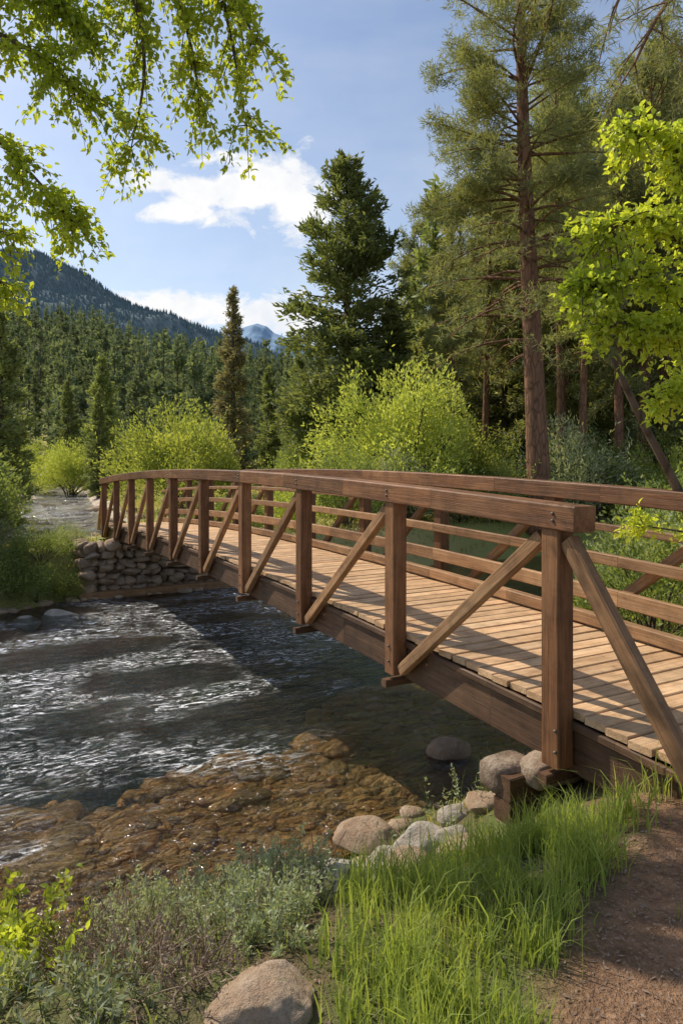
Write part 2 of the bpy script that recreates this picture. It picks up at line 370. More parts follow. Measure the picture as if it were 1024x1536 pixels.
for k in range(2): beam(mb,(.95,4.05+.0*k,-1.92-.14*k),(2.3,4.78,-1.90-.14*k),.14,.135)
mb.obj('footing_sill_logs',[M['fascia']])
# ---------------------------------------------------------------- boulders, stones
def boulder(x,y,up,sc,seed,mat='rock',sub=4,rz=0):
    mb=MB(); rock(mb,(0,0,0),sc,seed,sub,0,rz); mb.obj('boulder',[M[mat]],None,(x,y,gz(x,y)+up))
for b_ in [(.53,4.6,.09,(.22,.16,.16),1),(.22,5.5,.07,(.28,.2,.14),2),(.22,4.45,.05,(.17,.13,.10),3),(.02,3.9,.09,(.17,.16,.15),4),(-.1,3.6,.07,(.14,.12,.10),5),(.13,3.65,.05,(.17,.13,.11),15),
    (1.0,4.8,.03,(.16,.14,.09),7),(1.45,5.4,.02,(.22,.18,.11),8),(-5.75,14.1,.1,(.48,.4,.36),9),(-6.35,13.75,.05,(.3,.25,.18),10),(.42,4.25,.05,(.15,.12,.09),12),(.33,4.95,.03,(.16,.12,.09),13),(1.15,7.3,.12,(.25,.18,.14),14),(-.5,4.0,.08,(.18,.14,.13),16),(.85,5.1,.03,(.15,.12,.1),17),(.75,4.5,.04,(.13,.11,.09),18),(-.25,3.95,.06,(.14,.11,.09),19),(.0,3.3,.05,(.12,.10,.08),22),(-.3,4.6,.07,(.22,.17,.12),23),(-.05,4.3,.05,(.12,.1,.08),24),(-5.3,14.6,.05,(.22,.2,.15),25),(-4.8,14.95,.03,(.2,.16,.12),27)]:
    boulder(*b_[:4],b_[4]+20,'tan' if b_[4] in(2,7,12,14,16,19) else 'rock')
boulder(-.22,2.08,-.03,(.20,.14,.11),26,'tan',5,.4)
mb=MB(); rg=R(21); n=0
while n<1500:
    x=rg.uniform(-5,2.6); y=rg.uniform(3.6,10.5); z,i_,d_,nr,*_=gh(x,y,True)
    if not i_[0] or not nr[0] or z[0]<WZ-.75 or rg.random()<(WZ-z[0])/.8: continue
    s=rg.uniform(.03,.09) if rg.random()<.88 else rg.uniform(.11,.24)
    rock(mb,(x,y,min(z[0]+s*.1,WZ-.05-s*.35) if rg.random()<.99 else z[0]+s*.2),(s*rg.uniform(.9,1.7),s,s*.35),n,2,0,rg.random()*6,0,.5); n+=1
mb.obj('river_stones',[M['bedrock']])
mb=MB(); rg=R(22); n=0
while n<320:
    x=rg.uniform(-3,4.5); y=rg.uniform(2.,11); z,i_,d_,nr,*_=gh(x,y,True)
    if i_[0] or not nr[0] or d_[0]>1.5 : continue
    s=rg.uniform(.03,.12); rock(mb,(x,y,z[0]+s*.1),(s*1.3,s,s*.6),n,2,0,rg.random()*6); n+=1
for n in range(120):
    x=rg.uniform(-12,0); y=np.interp(x,FB[:,0],FB[:,1])+rg.uniform(-.2,.3); s=rg.uniform(.05,.16); rock(mb,(x,y,WZ+.02),(s*1.3,s,s*.6),n+500,2,0,rg.random()*6)
for n in range(160):
    k=rg.integers(0,23); p_=u[k]+(u[k+1]-u[k])*rg.random()+rg.uniform(-2.9,2.9,2); s=rg.uniform(.08,.3); rock(mb,(p_[0],p_[1],gz(p_[0],p_[1])+.05),(s*1.3,s,s*.6),n+700,2,0,rg.random()*6)
mb.obj('bank_cobbles',[M['tan']])
# ---------------------------------------------------------------- trees
def conifer(h,r,nb,nel,seed,start=.1,style='fir',L=.4,W=.12,per=1,tr=.016,limbs=True,bend=0,smin=.25,bare=0,prof=None):
    rng=R(seed); mb=MB()
    zz=np.linspace(0,1,14); tp=np.stack([bend*np.sin(zz*2.2),bend*.4*np.sin(zz*4+1),zz*h],1)
    tube(mb,tp,h*tr*(1-zz)**.75+.012+h*tr*.35*np.exp(-zz*25),9 if limbs else 5,1)
    tc=np.sort(rng.random(nb)**.95); t=start+(1-start)*tc
    if prof is None:
        prof=(lambda q:(1-q)**.75*np.minimum(1,.6+q*4)+.03) if style=='fir' else (lambda q:np.interp(q,[0,.12,.3,.6,.85,1],[.75,.95,1,.8,.5,.15]))
    Lb=r*prof(tc)*rng.uniform(.55,1.1,nb)
    az=rng.random(nb)*2*np.pi+np.arange(nb)*2.4
    a=np.interp(tc,[0,.5,1],[-.05,.3,1.1])+rng.normal(0,.14,nb) if style=='fir' else np.interp(tc,[0,.4,1],[.05,.35,1.0])+rng.normal(0,.18,nb)
    b=np.interp(tc,[0,1],[.0,.1]) if style=='fir' else np.interp(tc,[0,.35,1],[.6,.25,-.1])+rng.normal(0,.08,nb)
    D=np.stack([np.cos(az),np.sin(az),0*az],1); Pp=np.stack([-np.sin(az),np.cos(az),0*az],1)
    cx=np.interp(t,zz,tp[:,0]);cy=np.interp(t,zz,tp[:,1]); base=np.stack([cx,cy,t*h],1)
    wig=rng.normal(0,.08,nb)
    def pos(i,s):
        l=Lb[i][:,None]; s_=s[:,None]
        return base[i]+D[i]*l*s_+Pp[i]*l*(wig[i][:,None]*np.sin(s_*4))+A(0,0,1)*l*(a[i][:,None]*s_-b[i][:,None]*s_**2)
    if limbs:
        ss=np.linspace(0,1,6)
        for i in range(nb):
            tube(mb,pos(np.full(6,i),ss),np.maximum(.010+.014*Lb[i]*(1-ss),.006),4,1)
    w=Lb/Lb.sum(); 
    if bare: w=w*np.where(tc<bare,.25,1); w/=w.sum()
    w*=rng.uniform(.3,1.6,nb); w/=w.sum()
    i=rng.choice(nb,nel,p=w); s=smin+(1-smin)*rng.random(nel)**.8
    o=rng.uniform(-1,1,nel)*.42*Lb[i]*(1.05-s*.75)
    p=pos(i,s)+Pp[i]*o[:,None]+A(0,0,1)*(-np.abs(o)*.12+rng.normal(0,.11,nel)*(1 if style=='fir' else 1.2))[:,None]+D[i]*(np.abs(o)*.45)[:,None]
    if style=='fir':
        p=np.repeat(p,per,0); i=np.repeat(i,per); o=np.repeat(o,per); n=len(p); p=p+rng.normal(0,L*.25,(n,3))
        d=D[i]*.7+Pp[i]*np.sign(o)[:,None]*rng.uniform(.2,1,(n,1))+rng.normal(0,.45,(n,3)); d[:,2]+=np.interp(tc[i],[0,1],[.0,.6])
        nn=rng.normal(0,.9,(n,3)); nn[:,2]+=1
        leaves(mb,p-nrm(d)*L*.3,d,L*rng.uniform(.6,1.2,n),W*rng.uniform(.7,1.3,n),rng,0,False,nn)
    else:
        p=np.repeat(p,per,0); n=len(p); d=rng.normal(0,1,(n,3)); d[:,2]+=.35; d+=np.repeat(D[i],per,0)*.5
        p=p+rng.normal(0,L*.18,(n,3))
        leaves(mb,p,d,L*rng.uniform(.6,1.15,n),W,rng,0)
    return mb
def bush(w,h,nc,nl,seed,L=.12,W=.06,stems=14,flat=.5,sr=.3,hexa=False):
    rng=R(seed);mb=MB()
    th=rng.random(nc)*2*np.pi; q=rng.random(nc)**.5; ph=np.arccos(rng.uniform(-.1,1,nc)); rr=rng.uniform(.55,1,nc)*(1+.25*np.sin(3*th+seed))
    c=np.stack([w/2*rr*np.sin(ph)*np.cos(th),w/2*rr*np.sin(ph)*np.sin(th),h*(.32+.62*rr*np.cos(ph))],1)
    for k in range(min(stems,nc)):
        e=c[k]; tube(mb,spline([A(rng.normal(0,.1*w/3),rng.normal(0,.1*w/3),0),A(e[0]*.35,e[1]*.35,e[2]*.5),e],7),np.linspace(.014*h,.004*h,7),5,1)
    i=rng.integers(0,nc,nl); g=rng.normal(0,1,(nl,3)); g*=(rng.random((nl,1))**.3)/np.linalg.norm(g,axis=1,keepdims=True)*sr*w/2*rng.uniform(.7,1.3,nc)[i][:,None]
    p=c[i]+g*A(1,1,1.15); p[:,2]=np.maximum(p[:,2],.03)
    d=nrm(p*A(1,1,.6))+rng.normal(0,.6,(nl,3))+A(0,0,.3)
    leaves(mb,p,d,L*rng.uniform(.6,1.3,nl),W*rng.uniform(.7,1.2,nl),rng,0,hexa)
    ns=40
    for k in range(ns):
        e=c[rng.integers(nc)]; o=nrm(e*A(1,1,.8)+A(0,0,.4*h))*rng.uniform(.15,.35)*w/2+rng.normal(0,.05,3)*w
        m=14; s=np.linspace(.2,1.3,m)[:,None]; pp=e+o*s*1.4+rng.normal(0,.03,(m,3))*w*.3
        leaves(mb,pp,nrm(o)+rng.normal(0,.7,(m,3)),L,W,rng,0,hexa)
    return mb
hp=conifer(24,3.9,175,9000,1,.25,'pine',.30,.03,9,.0165,True,-.55,.3,.25,lambda q:np.interp(q,[0,.1,.3,.6,.85,1],[.8,1,.95,.85,.6,.2])).mesh('pine_tree',[M['pine'],M['pbark']])
place('pine_tree',hp,(6.75,23.6,gz(6.75,23.6)-.1),.3)
ft=conifer(16.4,3.6,300,14000,2,.05,'fir',.34,.11,3,.015,True,0,.15,0,lambda q:np.interp(q,[0,.2,.5,.75,.9,1],[.8,1,.85,.55,.3,.06])).mesh('fir_big',[M['fir'],M['bark']])
place('fir_tree',ft,(.25,32,gz(.25,32)-.1),0,(1,1,1))
f2=conifer(13,2.5,190,6500,3,.04,'fir',.32,.10,3,.016,True,0,.15).mesh('fir_mid',[M['fir'],M['bark']])
f3=conifer(13,1.5,190,4500,4,.03,'fir',.30,.08,3,.016,True,0,.1).mesh('spruce_slim',[M['dryfir'],M['bark']])
f4=conifer(13,1.9,150,5000,14,.05,'fir',.32,.10,3,.016,True,0,.15).mesh('fir_slim',[M['fir'],M['bark']])
p2=conifer(18,2.9,120,3200,5,.22,'pine',.34,.045,8,.014,True,.3,.25).mesh('pine_mid',[M['pine'],M['pbark']])
p3=conifer(17,3.1,120,3600,6,.10,'pine',.36,.05,8,.013,True,-.3,.2).mesh('pine_mid_b',[M['pine'],M['pbark']])
p4=conifer(15,2.8,160,6000,7,.05,'fir',.36,.11,3,.014,True,0,.15).mesh('fir_c',[M['pine'],M['bark']])
p5=conifer(18,1.9,90,2200,8,.36,'pine',.32,.04,8,.011,True,.25,.2,.1).mesh('pine_thin',[M['pine'],M['pbark']])
def T(name,me,x,y,rz=0,sc=1): place(name,me,(x,y,gz(x,y)-.15),rz,sc)
T('spruce_tree',f3,-6.35,40,0,.97)
T('fir_tree',f2,2.4,33,1,.78); T('fir_tree',f2,-2.2,36,2,.6)
T('pine_tree',p3,5.3,46,2,1.05)
T('fir_tree',f4,-4.5,42,1,.62); T('fir_tree',f2,-17.5,50,1,.78); T('fir_tree',f4,-14.2,40,2,.5); T('fir_tree',f2,-12.2,24.5,3,.62)
T('fir_tree',f4,-24.,60,2,.75);T('pine_tree',p4,4.2,36,2,.62)
for x,y,me,rz,s in [(12.5,28,p2,1,1.05),(10.6,33,p3,2,1.1),(14.6,31,p4,3,1.15),(16.5,35,p2,4,1.1),(8.6,36,p4,5,.95),(12.8,39,p3,0,1.2),(17,42,p4,1,1.1),(14.4,26.5,p4,2,.75),(7.2,41,p2,2,1.),(20,38,p3,3,1.2),
                    (9.3,26.6,p5,0,.85),(11.2,27.2,p5,2,1.),(5.2,31,p5,3,.8),(9.6,30,p5,4,1.1),(7.0,33,p5,1,.95),(13.3,28.6,p5,5,1.1)]:
    T('pine_tree' if me in(p2,p3,p5) else 'fir_tree',me,x,y,rz,s)
rg=R(31); e=empty('hillside_forest'); k=0
low=[conifer(15,r_,90,1500,40+i_,.06,'fir',.5,.17,2,.014,False).mesh('forest_conifer',[M[m_],M['bark']]) for i_,(r_,m_) in enumerate([(2.3,'pine'),(1.9,'fir'),(2.7,'pine')])]
while k<220:
    y=rg.uniform(38,130); x=y*rg.uniform(.02,.9)
    if x<4: continue
    place('conifer',low[k%3],(x,y,gz(x,y)-.2),rg.random()*6,rg.uniform(.7,1.25),e); k+=1
e=empty('distant_forest'); k=0
far=[conifer(13,r_,45,500,50+i_,.03,'fir',.8,.32,2,.014,False).mesh('distant_conifer',[M['ffir'],M['bark']]) for i_,r_ in enumerate((1.7,2.2,2.0))]
while k<1050:
    y=80+270*rg.random()**.85; x=y*rg.uniform(-.62,.12)
    s_=rg.uniform(.5,1.3)
    place('conifer',far[k%3],(x,y,gz(x,y)-.2),rg.random()*6,A(s_*.9,s_*.9,s_*1.1),e); k+=1
for k in range(60):
    y=rg.uniform(62,82); x=y*rg.uniform(-.6,-.02); place('conifer',far[k%3],(x,y,gz(x,y)-.2),rg.random()*6,rg.uniform(.5,.8),e)
# willows and shrubs
w1=bush(5.4,4.4,150,17000,61,.17,.065,22,sr=.22).mesh('willow_a',[M['lime'],M['bark']])
w2=bush(5.6,5.6,170,19000,62,.17,.065,22,sr=.2).mesh('willow_b',[M['lime'],M['bark']])
T('willow_shrub',w1,-6.7,28.5,0,1.0); T('willow_shrub',w2,2.35,25,0,1.02); T('willow_shrub',w1,4.6,25.5,2,.8); T('willow_shrub',w1,-19,48,1,.9); T('willow_shrub',w1,-23.5,52,3,.9); T('willow_shrub',w1,.9,23.6,4,.55)
T('willow_shrub',w2,12.2,25.2,2,.72)
s1=bush(2.6,2.4,70,6500,63,.10,.05,14,sr=.28).mesh('shrub_a',[M['shrub'],M['bark']])
s2=bush(3.2,1.8,80,7000,64,.09,.045,14,sr=.25).mesh('shrub_b',[M['shrub'],M['bark']])
s3=bush(2.2,1.3,50,5000,65,.08,.05,10,sr=.3).mesh('shrub_c',[M['lime'],M['bark']])
s4=bush(2.4,2.2,70,5500,66,.12,.03,14,sr=.28).mesh('shrub_d',[M['sage'],M['bark']])
e=empty('bank_shrubs')
def S(me,x,y,rz,sc): place('shrub',me,(x,y,gz(x,y)-.1),rz,sc,e)
for me,x,y,s in [(s1,-8.6,15,1.1),(s2,-7.4,14.2,.62),(s1,-9.8,16.,1.35),(s2,-6.7,14.9,.5),(s2,-9.2,14.2,.9),(s1,-10.9,18,1.3),(s4,-7.9,14.6,.6),(s2,-6.9,15.6,.5),(s2,-8.1,13.7,.5),(s1,-12.2,20,1.4),(s2,-6.35,15.45,.3),(s4,-6.6,16.6,.3),
                 (s2,-3.2,20,.7),(s3,-1.5,20.6,.9),(s1,.2,21.5,1.),(s4,2,22.3,1.1),(s2,4,23.3,1.2),(s1,5.5,23.6,.8),(s4,7.9,24.6,1.),(s1,9.3,25.3,1.2),(s3,11,26.6,1.3),(s1,13,27.6,1.4),(s4,15,28.5,1.5),
                 (s3,3.1,8.2,.6),(s1,4.2,9.2,.75),(s4,4.9,11,.8),(s3,5.6,10.2,.9),(s1,6.3,12.6,1.),(s3,5.1,8.3,.8),(s2,7.6,13.6,1.2),(s4,4.4,7.2,.55),(s3,3.9,6.4,.45),(s3,6.3,9,1.),(s1,8.8,14.6,1.2),(s3,7.4,12,1.2)]:
    S(me,x,y,x*3,s)
for k in range(150):
    y=rg.uniform(25,50); x=y*rg.uniform(-.06,.62)
    if float(gh(x,y,True)[1][0]): continue
    S([s1,s3,s4,s3][k%4],x,y,k,rg.uniform(.6,1.6))
for k in range(45):
    y=rg.uniform(62,82); x=y*rg.uniform(-.55,-.1); S([s1,s3,w1][k%3],x,y,k,rg.uniform(.5,1.))
# ---------------------------------------------------------------- leafy overhanging trees
def sprays(mb,path,nt,tl,nl,L,W,rng,droop=.5,r0=.03,mat=0,jit=.028):
    p=spline(path,18); tube(mb,p,np.linspace(r0,.004,18),6,1)
    for k in range(nt):
        i=int(rng.integers(2,18)); b=p[i]; d=nrm(nrm(p[min(i+1,17)]-p[i-1])*.6+rng.normal(0,.7,3)); l=tl*rng.uniform(.5,1.2)
        s=np.linspace(0,1,6)[:,None]; tw=b+d*l*s+A(0,0,-droop*l)*s**2; tube(mb,tw,np.linspace(.005,.0015,6),4,1)
        ls=rng.random(nl)**.7; ii=ls*5; i0=np.minimum(ii.astype(int),4); q=tw[i0]+(tw[i0+1]-tw[i0])*(ii-i0)[:,None]+rng.normal(0,jit,(nl,3))
        dd=d*.5+rng.normal(0,.7,(nl,3))+A(0,0,-.35); n=rng.normal(0,.7,(nl,3))+A(0,0,1)
        leaves(mb,q,dd,L*rng.uniform(.5,1.15,nl),W*rng.uniform(.6,1.1,nl),rng,mat,True,n)
def limb(mb,pts,r0,r1): p=spline(pts,16); tube(mb,p,np.linspace(r0,r1,16),8,1)
rg=R(70); mb=MB()
limb(mb,[(-4.2,5.6,-2.5),(-4.1,5.5,0),(-3.9,5.4,2),(-3.5,5.3,4),(-3.0,5.3,6)],.2,.1)
limb(mb,[(-3.9,5.4,2.2),(-3.2,5.3,3.6),(-2.2,5.2,4.3),(-1.2,5.1,4.3)],.08,.03)
for path,nt,tl in [([(-1.5,5.1,4.3),(-1.0,5.1,3.9),(-.85,5.1,3.3),(-.7,5.05,2.5)],42,.32),
    ([(-1.2,5.1,4.3),(-.9,5.0,3.6),(-.62,5.0,3.1)],32,.28),
    ([(-2.0,5.2,4.2),(-1.6,5.2,3.6),(-1.5,5.2,3.0),(-1.6,5.2,2.4)],46,.32),
    ([(-1.8,5.2,4.2),(-1.3,5.2,3.6),(-1.15,5.2,3.2),(-1.08,5.2,2.75)],36,.30),
    ([(-2.6,5.3,4.1),(-2.2,5.2,3.6),(-1.9,5.1,3.2)],42,.36),
    ([(-3.3,5.4,3.4),(-2.7,5.2,3.3),(-2.2,5.1,3.0),(-1.95,5.1,2.75)],50,.34),
    ([(-3.6,5.4,3.0),(-2.8,5.2,2.6),(-2.35,5.1,2.2),(-1.98,5.1,1.78)],66,.28),
    ([(-3.7,5.4,2.2),(-2.9,5.2,1.9),(-2.5,5.1,1.7)],26,.24),
    ([(-3.8,5.4,1.9),(-2.9,5.2,1.5),(-2.46,5.1,1.33)],22,.2),
    ([(-3.3,5.4,4.0),(-2.6,5.2,3.7),(-2.2,5.1,3.45)],44,.36)]:
    sprays(mb,path,nt,tl,32,.062,.042,rg)
mb.obj('maple_tree',[M['maple'],M['bark']])
rg=R(71); mb=MB()
limb(mb,[(4.1,3.1,-1.9),(4.05,3.1,0),(3.9,3.2,1.6),(3.7,3.2,3)],.11,.05)
def k65(P): return [tuple(c*.65 for c in p) if p[0]<3.2 else (3.95,3.15,p[2]*.65) for p in P]
for path,nt,tl in [([(3.9,5.7,1.4),(3.0,5.3,2.2),(2.4,5.2,2.5),(2.15,5.15,2.5)],50,.3),
    ([(3.9,5.7,1.0),(3.0,5.3,1.6),(2.4,5.2,1.85),(1.98,5.1,1.75)],80,.34),
    ([(4,5.7,.6),(3.0,5.3,1.2),(2.3,5.15,1.4),(1.8,5.1,1.32)],90,.3),
    ([(4,5.7,.3),(3.0,5.3,.9),(2.5,5.2,1.05),(2.0,5.1,1.05)],70,.26),
    ([(4,5.7,.0),(3.1,5.3,.5),(2.7,5.2,.6),(2.45,5.1,.5)],40,.24),
    ([(4,5.7,1.8),(3.0,5.3,2.6),(2.55,5.2,2.3)],50,.3)]:
    sprays(mb,k65(path),nt,tl*.65,27,.042,.031,rg,.5,.02,0,.022)
sprays(mb,[(3.9,3.2,-.9),(2.5,3.7,-.5),(2.0,3.9,-.40),(1.72,3.95,-.36)],20,.14,16,.05,.036,rg,.2,.012)
mb.obj('maple_tree',[M['maple'],M['bark']])
mb=MB(); limb(mb,[(3.3,5.5,-1.7),(2.6,5.15,-.35),(2.25,5.1,.3),(2.0,5.05,.78)],.045,.022); mb.obj('leaning_branch',[M['bark']])
rg=R(72); mb=MB(); limb(mb,[(5.3,7.8,-2.2),(5.2,7.8,2),(5.0,7.7,6),(4.9,7.7,9)],.25,.12)
for path in [[(5.1,7.7,6.4),(4.2,7.3,6.2),(3.3,7.0,5.5),(2.75,6.9,4.6)],[(5.1,7.7,5.6),(4.2,7.3,5.4),(3.4,7.1,4.8),(3.0,7,4.1)],[(5.1,7.7,6.8),(4.0,7.2,6.8),(3.0,7,6.2),(2.4,6.9,5.2)],[(5.2,7.7,4.6),(4.2,7.3,4.7),(3.5,7.1,4.3)]]:
    p=spline(path,16); tube(mb,p,np.linspace(.05,.012,16),6,1)
    for k in range(16):
        i=int(rg.integers(4,16)); d=nrm(rg.normal(0,.7,3)+A(-.4,0,-.3)); l=rg.uniform(.25,.7); s=np.linspace(0,1,5)[:,None]; tw=p[i]+d*l*s+A(0,0,-.3*l)*s**2; tube(mb,tw,np.linspace(.01,.004,5),4,1)
        for q in tw[2:]:
            n=26; leaves(mb,q+rg.normal(0,.03,(n,3)),rg.normal(0,1,(n,3))+d*.5,.16,.01,rg,0)
mb.obj('pine_tree',[M['pine'],M['pbark']])
# ---------------------------------------------------------------- grass & foreground plants
def blades(mb,x,y,z,h,w,rng,lean=.35,mat=0):
    n=len(x); az=rng.random(n)*2*np.pi; ln=rng.normal(0,lean,n)*h; dx=np.cos(az);dy=np.sin(az); fa=rng.random(n)*np.pi; sx_=np.cos(fa);sy_=np.sin(fa)
    vs=[]
    for s,ww in((0,1),(.35,.9),(.7,.6)):
        cx=x+dx*ln*s*s;cy=y+dy*ln*s*s;cz=z+h*s*(1-.15*s)
        for sg in(-1,1): vs.append(np.stack([cx+sg*sx_*w*ww/2,cy+sg*sy_*w*ww/2,cz],1))
    vs.append(np.stack([x+dx*ln,y+dy*ln,z+h*(.88-.3*np.abs(ln/h))],1))
    v=np.stack(vs,1); b=np.arange(n)[:,None]*7
    mb.add(v,[b+np.array([0,1,3,2]),b+np.array([2,3,5,4]),b+np.array([4,5,6])],mat)
rg=R(80); mb=MB()
cl=[]
while len(cl)<115:
    y=rg.uniform(1.8,3.5); lo=-.12+.12*(y-2)+.25*sstep((y-2.9)/.5); hi=float(pedge(y))+.02
    x=lo+(hi-lo)*rg.random()**.8
    if y<2.3 and -.45<x<.0: continue
    cl.append((x,y))
for x,y in cl:
    n=int(rg.integers(25,80)); hh=rg.uniform(.09,.30)*(1.2 if x>.5 and y>2.6 else 1)
    px=x+rg.normal(0,.045,n);py=y+rg.normal(0,.045,n); blades(mb,px,py,gh(px,py)-.02,hh*rg.uniform(.4,1.15,n),rg.uniform(.003,.008,n),rg,.42)
for x,y,hm in [(1.15,3.2,.36),(1.3,3.15,.3),(.98,3.2,.40),(1.4,3.3,.34),(.85,3.1,.34),(1.6,3.4,.34),(.0,2.25,.26),(.1,2.1,.2),(.05,2.7,.26)]:
    n=45; px=x+rg.normal(0,.06,n);py=y+rg.normal(0,.06,n); blades(mb,px,py,gh(px,py)-.02,rg.uniform(.4,1.,n)*hm,rg.uniform(.005,.010,n),rg,.4)
mb.obj('tall_grass',[M['grass']])
mb=MB(); n=60000; y=5+65*rg.random(n)**1.3; x=y*rg.uniform(-.62,.62,n); z,i_,d_,nr,*_=gh(x,y,True); ok=(~i_)&(z>WZ+.15)&(z<12)&(pdist(x,y,UP)>2.6); x,y,z=x[ok],y[ok],z[ok]; n=len(x)
blades(mb,x,y,z-.02,(.10+.0025*y)*rg.uniform(.5,1.8,n),(.012+.0013*y),rg,.4); mb.obj('meadow_grass',[M['mead']])
mb=MB(); n=11000; x=rg.uniform(-4,3.5,n); y=rg.uniform(1.6,6,n); z,i_,d_,nr,*_=gh(x,y,True); pth=sstep((x-pedge(y)+.05)/.2); ok=(~i_)&nr&(rg.random(n)>pth*.985)&(d_>.3)&(fbm(np.stack([x*2,y*2,0*x],1),2,3)>.33); x,y,z=x[ok],y[ok],z[ok]
blades(mb,x,y,z-.01,rg.uniform(.03,.12,len(x)),.005,rg,.5); mb.obj('short_grass',[M['grass']])
def stalky(cx,cy,rad,h,ns,nl,L,W,mats,seed,name,hexa=False,spread=.5,zoff=0):
    rng=R(seed); mb=MB()
    for k in range(ns):
        x=cx+rng.normal(0,rad*.45);y=cy+rng.normal(0,rad*.45);z=gz(x,y)-.02; d=A((x-cx)*spread/rad+rng.normal(0,.15),(y-cy)*spread/rad+rng.normal(0,.15),1); hh=h*rng.uniform(.5,1.1)
        s=np.linspace(0,1,6)[:,None]; p=A(x,y,z)+nrm(d)*hh*s+A(rng.normal(0,.05),rng.normal(0,.05),0)*s**2; tube(mb,p,np.linspace(.003,.0012,6),4,1)
        if nl:
            t_=rng.uniform(.15,1,nl); q=A(x,y,z)+nrm(d)*hh*t_[:,None]+rng.normal(0,L*.3,(nl,3)); dd=rng.normal(0,.8,(nl,3))+A(0,0,.7)
            leaves(mb,q,dd,L*rng.uniform(.5,1.2,nl),W*rng.uniform(.6,1.2,nl),rng,0,hexa,rng.normal(0,.6,(nl,3))+A(0,0,1) if hexa else None)
    mb.obj(name,mats)
for k,(x,y,r_,h,ns) in enumerate([(-.5,3.15,.26,.36,90),(-.8,3.05,.28,.34,80),(-.3,3.05,.16,.36,70),(-.7,2.8,.25,.3,60),(-.17,2.85,.14,.3,60),(-.4,2.7,.2,.28,50),(-.25,2.5,.15,.22,40)]):
    stalky(x,y,r_,h,ns,80,.024,.008,[M['sage'],M['dry']],100+k,'sagebrush')
for k,(x,y,r_,h,ns) in enumerate([(-1.3,2.75,.16,.36,26),(-1.5,3.2,.2,.36,20),(-1.15,2.3,.13,.22,20)]):
    stalky(x,y,r_,h,ns,20,.045,.028,[M['maple'],M['shrub']],120+k,'leafy_plant',True)
for k,(x,y,r_,h,ns) in enumerate([(-.95,2.75,.3,.28,160),(-.75,2.4,.3,.2,130),(-1.2,3.3,.3,.24,110),(-.5,2.25,.2,.13,80)]):
    stalky(x,y,r_,h,ns,14,.02,.006,[M['dry'],M['dry']],140+k,'dry_brush',False,.9)
for k,(x,y,r_,h,ns) in enumerate([(.5,5.0,.2,.3,14),(.95,5.0,.3,.4,16),(-.8,2.15,.25,.14,40),(-1.05,2.1,.2,.16,30)]):
    stalky(x,y,r_,h,ns,26,.04,.01,[M['sage'],M['shrub']],160+k,'bank_weed')
mb=MB(); n=9000; x=rg.uniform(-1.5,3.2,n);y=rg.uniform(1.5,4.6,n); z,i_,*_=gh(x,y,True); x,y,z=x[~i_],y[~i_],z[~i_]; n=len(x)
leaves(mb,np.stack([x,y,z+.006],1),rg.normal(0,1,(n,3))*A(1,1,.15),rg.uniform(.008,.035,n),rg.uniform(.003,.010,n),rg,0,False,rg.normal(0,.3,(n,3))+A(0,0,1)); mb.obj('path_litter',[M['dry']])
# ---------------------------------------------------------------- mountains
def ridge(name,pts,Yr,depth,z0,mat,seed,amp,cones=0,cmat=None,ch=22):
    pts=np.array(pts,float); xs=np.linspace(pts[0,0],pts[-1,0],260); zr=np.interp(xs,pts[:,0],pts[:,1]); ts=np.linspace(0,1.3,80)
    Xg,Tg=np.meshgrid(xs,ts); Yg=Yr-depth*(1-Tg); zr_=np.broadcast_to(zr,Xg.shape); prof=np.where(Tg<1,Tg**.9,1-(Tg-1)*1.5)
    P=np.stack([Xg,Yg,0*Xg],-1)/depth; nz=(fbm(P*6,5,seed)-.48)*amp*np.minimum(Tg*1.5,1)*(1-.75*np.exp(-((Tg-1)/.12)**2))
    Zg=z0+(zr_-z0)*prof+nz
    n_=len(xs); i=np.arange(79)[:,None]*n_; j=np.arange(n_-1)[None]; mb=MB()
    mb.add(np.stack([Xg,Yg,Zg],-1),np.stack([i+j,i+j+1,i+j+1+n_,i+j+n_],-1).reshape(-1,4),0,True)
    if cones:
        rg=R(seed); a=rg.uniform(0,n_-1.01,cones); b=79*(rg.random(cones)**.6)/1.3*1.005; ai=a.astype(int);bi=b.astype(int); fa=a-ai;fb=b-bi
        def g(G): return (G[bi,ai]*(1-fa)+G[bi,ai+1]*fa)*(1-fb)+(G[bi+1,ai]*(1-fa)+G[bi+1,ai+1]*fa)*fb
        x,y,z=g(Xg),g(Yg),g(Zg); h=ch*rg.uniform(.6,1.3,cones); an=np.linspace(0,2*np.pi,5,endpoint=False)
        rim=np.stack([x[:,None]+np.cos(an)*h[:,None]*.2,y[:,None]+np.sin(an)*h[:,None]*.2,np.broadcast_to((z-2)[:,None],(cones,5))],-1)
        v=np.concatenate([rim,np.stack([x,y,z+h],-1)[:,None]],1); bb=np.arange(cones)[:,None]*6
        mb.add(v,[bb+np.array([k,(k+1)%5,5]) for k in range(5)],1)
    mb.obj(name,[mat,cmat] if cmat else [mat])
def hillmat(name,ca,cb,scale):  # bluish, lightened base colours paint aerial haze onto the slopes
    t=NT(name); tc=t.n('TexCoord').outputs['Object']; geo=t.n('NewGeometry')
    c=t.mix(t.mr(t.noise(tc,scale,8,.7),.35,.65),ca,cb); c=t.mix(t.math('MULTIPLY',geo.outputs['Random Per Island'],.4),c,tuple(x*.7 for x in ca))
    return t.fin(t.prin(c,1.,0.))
s=2400/1024
rp=[(px,y) for px,y in [(-700,330),(-300,350),(-100,362),(0,372),(60,376),(110,400),(170,438),(230,464),(300,494),(340,505),(420,540),(520,590),(620,640)]]
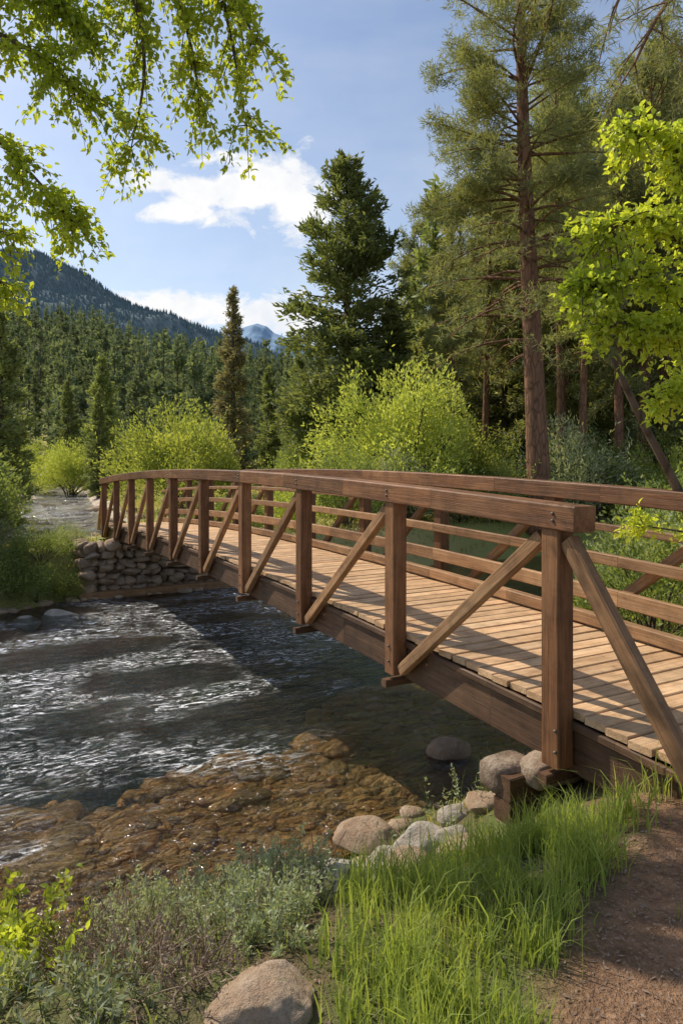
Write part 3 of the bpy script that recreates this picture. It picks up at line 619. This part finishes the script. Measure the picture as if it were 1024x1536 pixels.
ridge('mountain',[((px-512)*s,(695-y)*s) for px,y in rp],2400,1500,60,hillmat('hazed_forest_floor',(.16,.21,.225),(.21,.255,.25),.01),5,230,34000,hillmat('hazed_mountain_trees',(.14,.195,.22),(.17,.22,.23),.006),15)
s=6000/1024
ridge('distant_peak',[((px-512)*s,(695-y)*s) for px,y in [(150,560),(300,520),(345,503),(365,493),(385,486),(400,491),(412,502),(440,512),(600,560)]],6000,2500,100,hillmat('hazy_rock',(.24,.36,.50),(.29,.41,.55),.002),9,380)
# ---------------------------------------------------------------- light, sky, camera
az,el=math.radians(-56),math.radians(46)
Sd=Vector((math.sin(az)*math.cos(el),math.cos(az)*math.cos(el),math.sin(el)))
l=bpy.data.lights.new('sun','SUN'); l.energy=5.0; l.angle=math.radians(.5); l.color=(1,.90,.74)
o=bpy.data.objects.new('sun',l); bpy.context.scene.collection.objects.link(o); o.rotation_euler=Sd.to_track_quat('Z','Y').to_euler(); o.location=(-10,20,40)
w=bpy.data.worlds.new('World'); bpy.context.scene.world=w; w.use_nodes=True; nt=w.node_tree; nt.nodes.clear()
class WT(NT):
    def __init__(s,t): s.t=t
t=WT(nt); out=t.n('OutputWorld'); sky=t.n('TexSky',sky_type='NISHITA'); sky.sun_disc=False; sky.sun_elevation=el; sky.sun_rotation=az; sky.air_density=1.; sky.dust_density=1.; sky.ozone_density=1.6
bg=t.n('Background'); t.l(sky.outputs[0],bg.inputs[0]); bg.inputs[1].default_value=.15
tc=t.n('TexCoord').outputs['Generated']; sx=t.n('SeparateXYZ'); t.l(tc,sx.inputs[0]); yy=t.math('MAXIMUM',sx.outputs[1],.06)
p=t.math('DIVIDE',sx.outputs[0],yy); q=t.math('DIVIDE',sx.outputs[2],yy); cv=t.n('CombineXYZ'); t.l(p,cv.inputs[0]); t.l(q,cv.inputs[1])
nz=t.noise(t.mapg(cv.outputs[0],(1,1.5,1)),13,9,.62,.3)
mx=None
for cx,cy,rx,ry in [(-.125,.405,.13,.06),(-.07,.39,.075,.075),(-.20,.40,.07,.035),(-.235,.366,.07,.024),(-.28,.41,.05,.026),(-.25,.225,.18,.032),(-.10,.22,.09,.04),(.75,.35,.2,.06),(-1.1,.4,.25,.08)]:
    dx=t.math('DIVIDE',t.math('SUBTRACT',p,cx),rx); dy=t.math('DIVIDE',t.math('SUBTRACT',q,cy),ry)
    e_=t.math('SUBTRACT',1.,t.math('SQRT',t.math('ADD',t.math('MULTIPLY',dx,dx),t.math('MULTIPLY',dy,dy))))
    mx=e_ if mx is None else t.math('MAXIMUM',mx,e_)
f=t.mr(t.math('ADD',t.math('MAXIMUM',mx,-.8),t.math('MULTIPLY',t.math('SUBTRACT',nz,.5),2.6)),.0,.45)
haze=t.math('ADD',t.mr(t.noise(t.mapg(cv.outputs[0],(1,3,1)),2.2,5,.55),.4,.75,.0,.18),t.mr(sx.outputs[2],.5,.05,.05,.30))
f=t.math('MAXIMUM',f,haze)
cl=t.n('Background'); cl.inputs[1].default_value=1.; t.l(t.mix(t.mr(t.noise(cv.outputs[0],12,5),.45,.68),(1.,1.,1.),(.83,.87,.94)),cl.inputs[0])
ms=t.n('MixShader'); t.l(f,ms.inputs[0]); t.l(bg.outputs[0],ms.inputs[1]); t.l(cl.outputs[0],ms.inputs[2]); t.l(ms.outputs[0],out.inputs[0])
cam=bpy.data.cameras.new('camera'); cam.lens=24; cam.sensor_width=36; cam.shift_y=-73/1536; cam.clip_end=20000; cam.clip_start=.05
co=bpy.data.objects.new('camera',cam); bpy.context.scene.collection.objects.link(co); co.rotation_euler=(math.pi/2,0,0)
sc=bpy.context.scene; sc.camera=co; sc.view_settings.view_transform='Standard'; sc.view_settings.look='None'; sc.view_settings.exposure=0
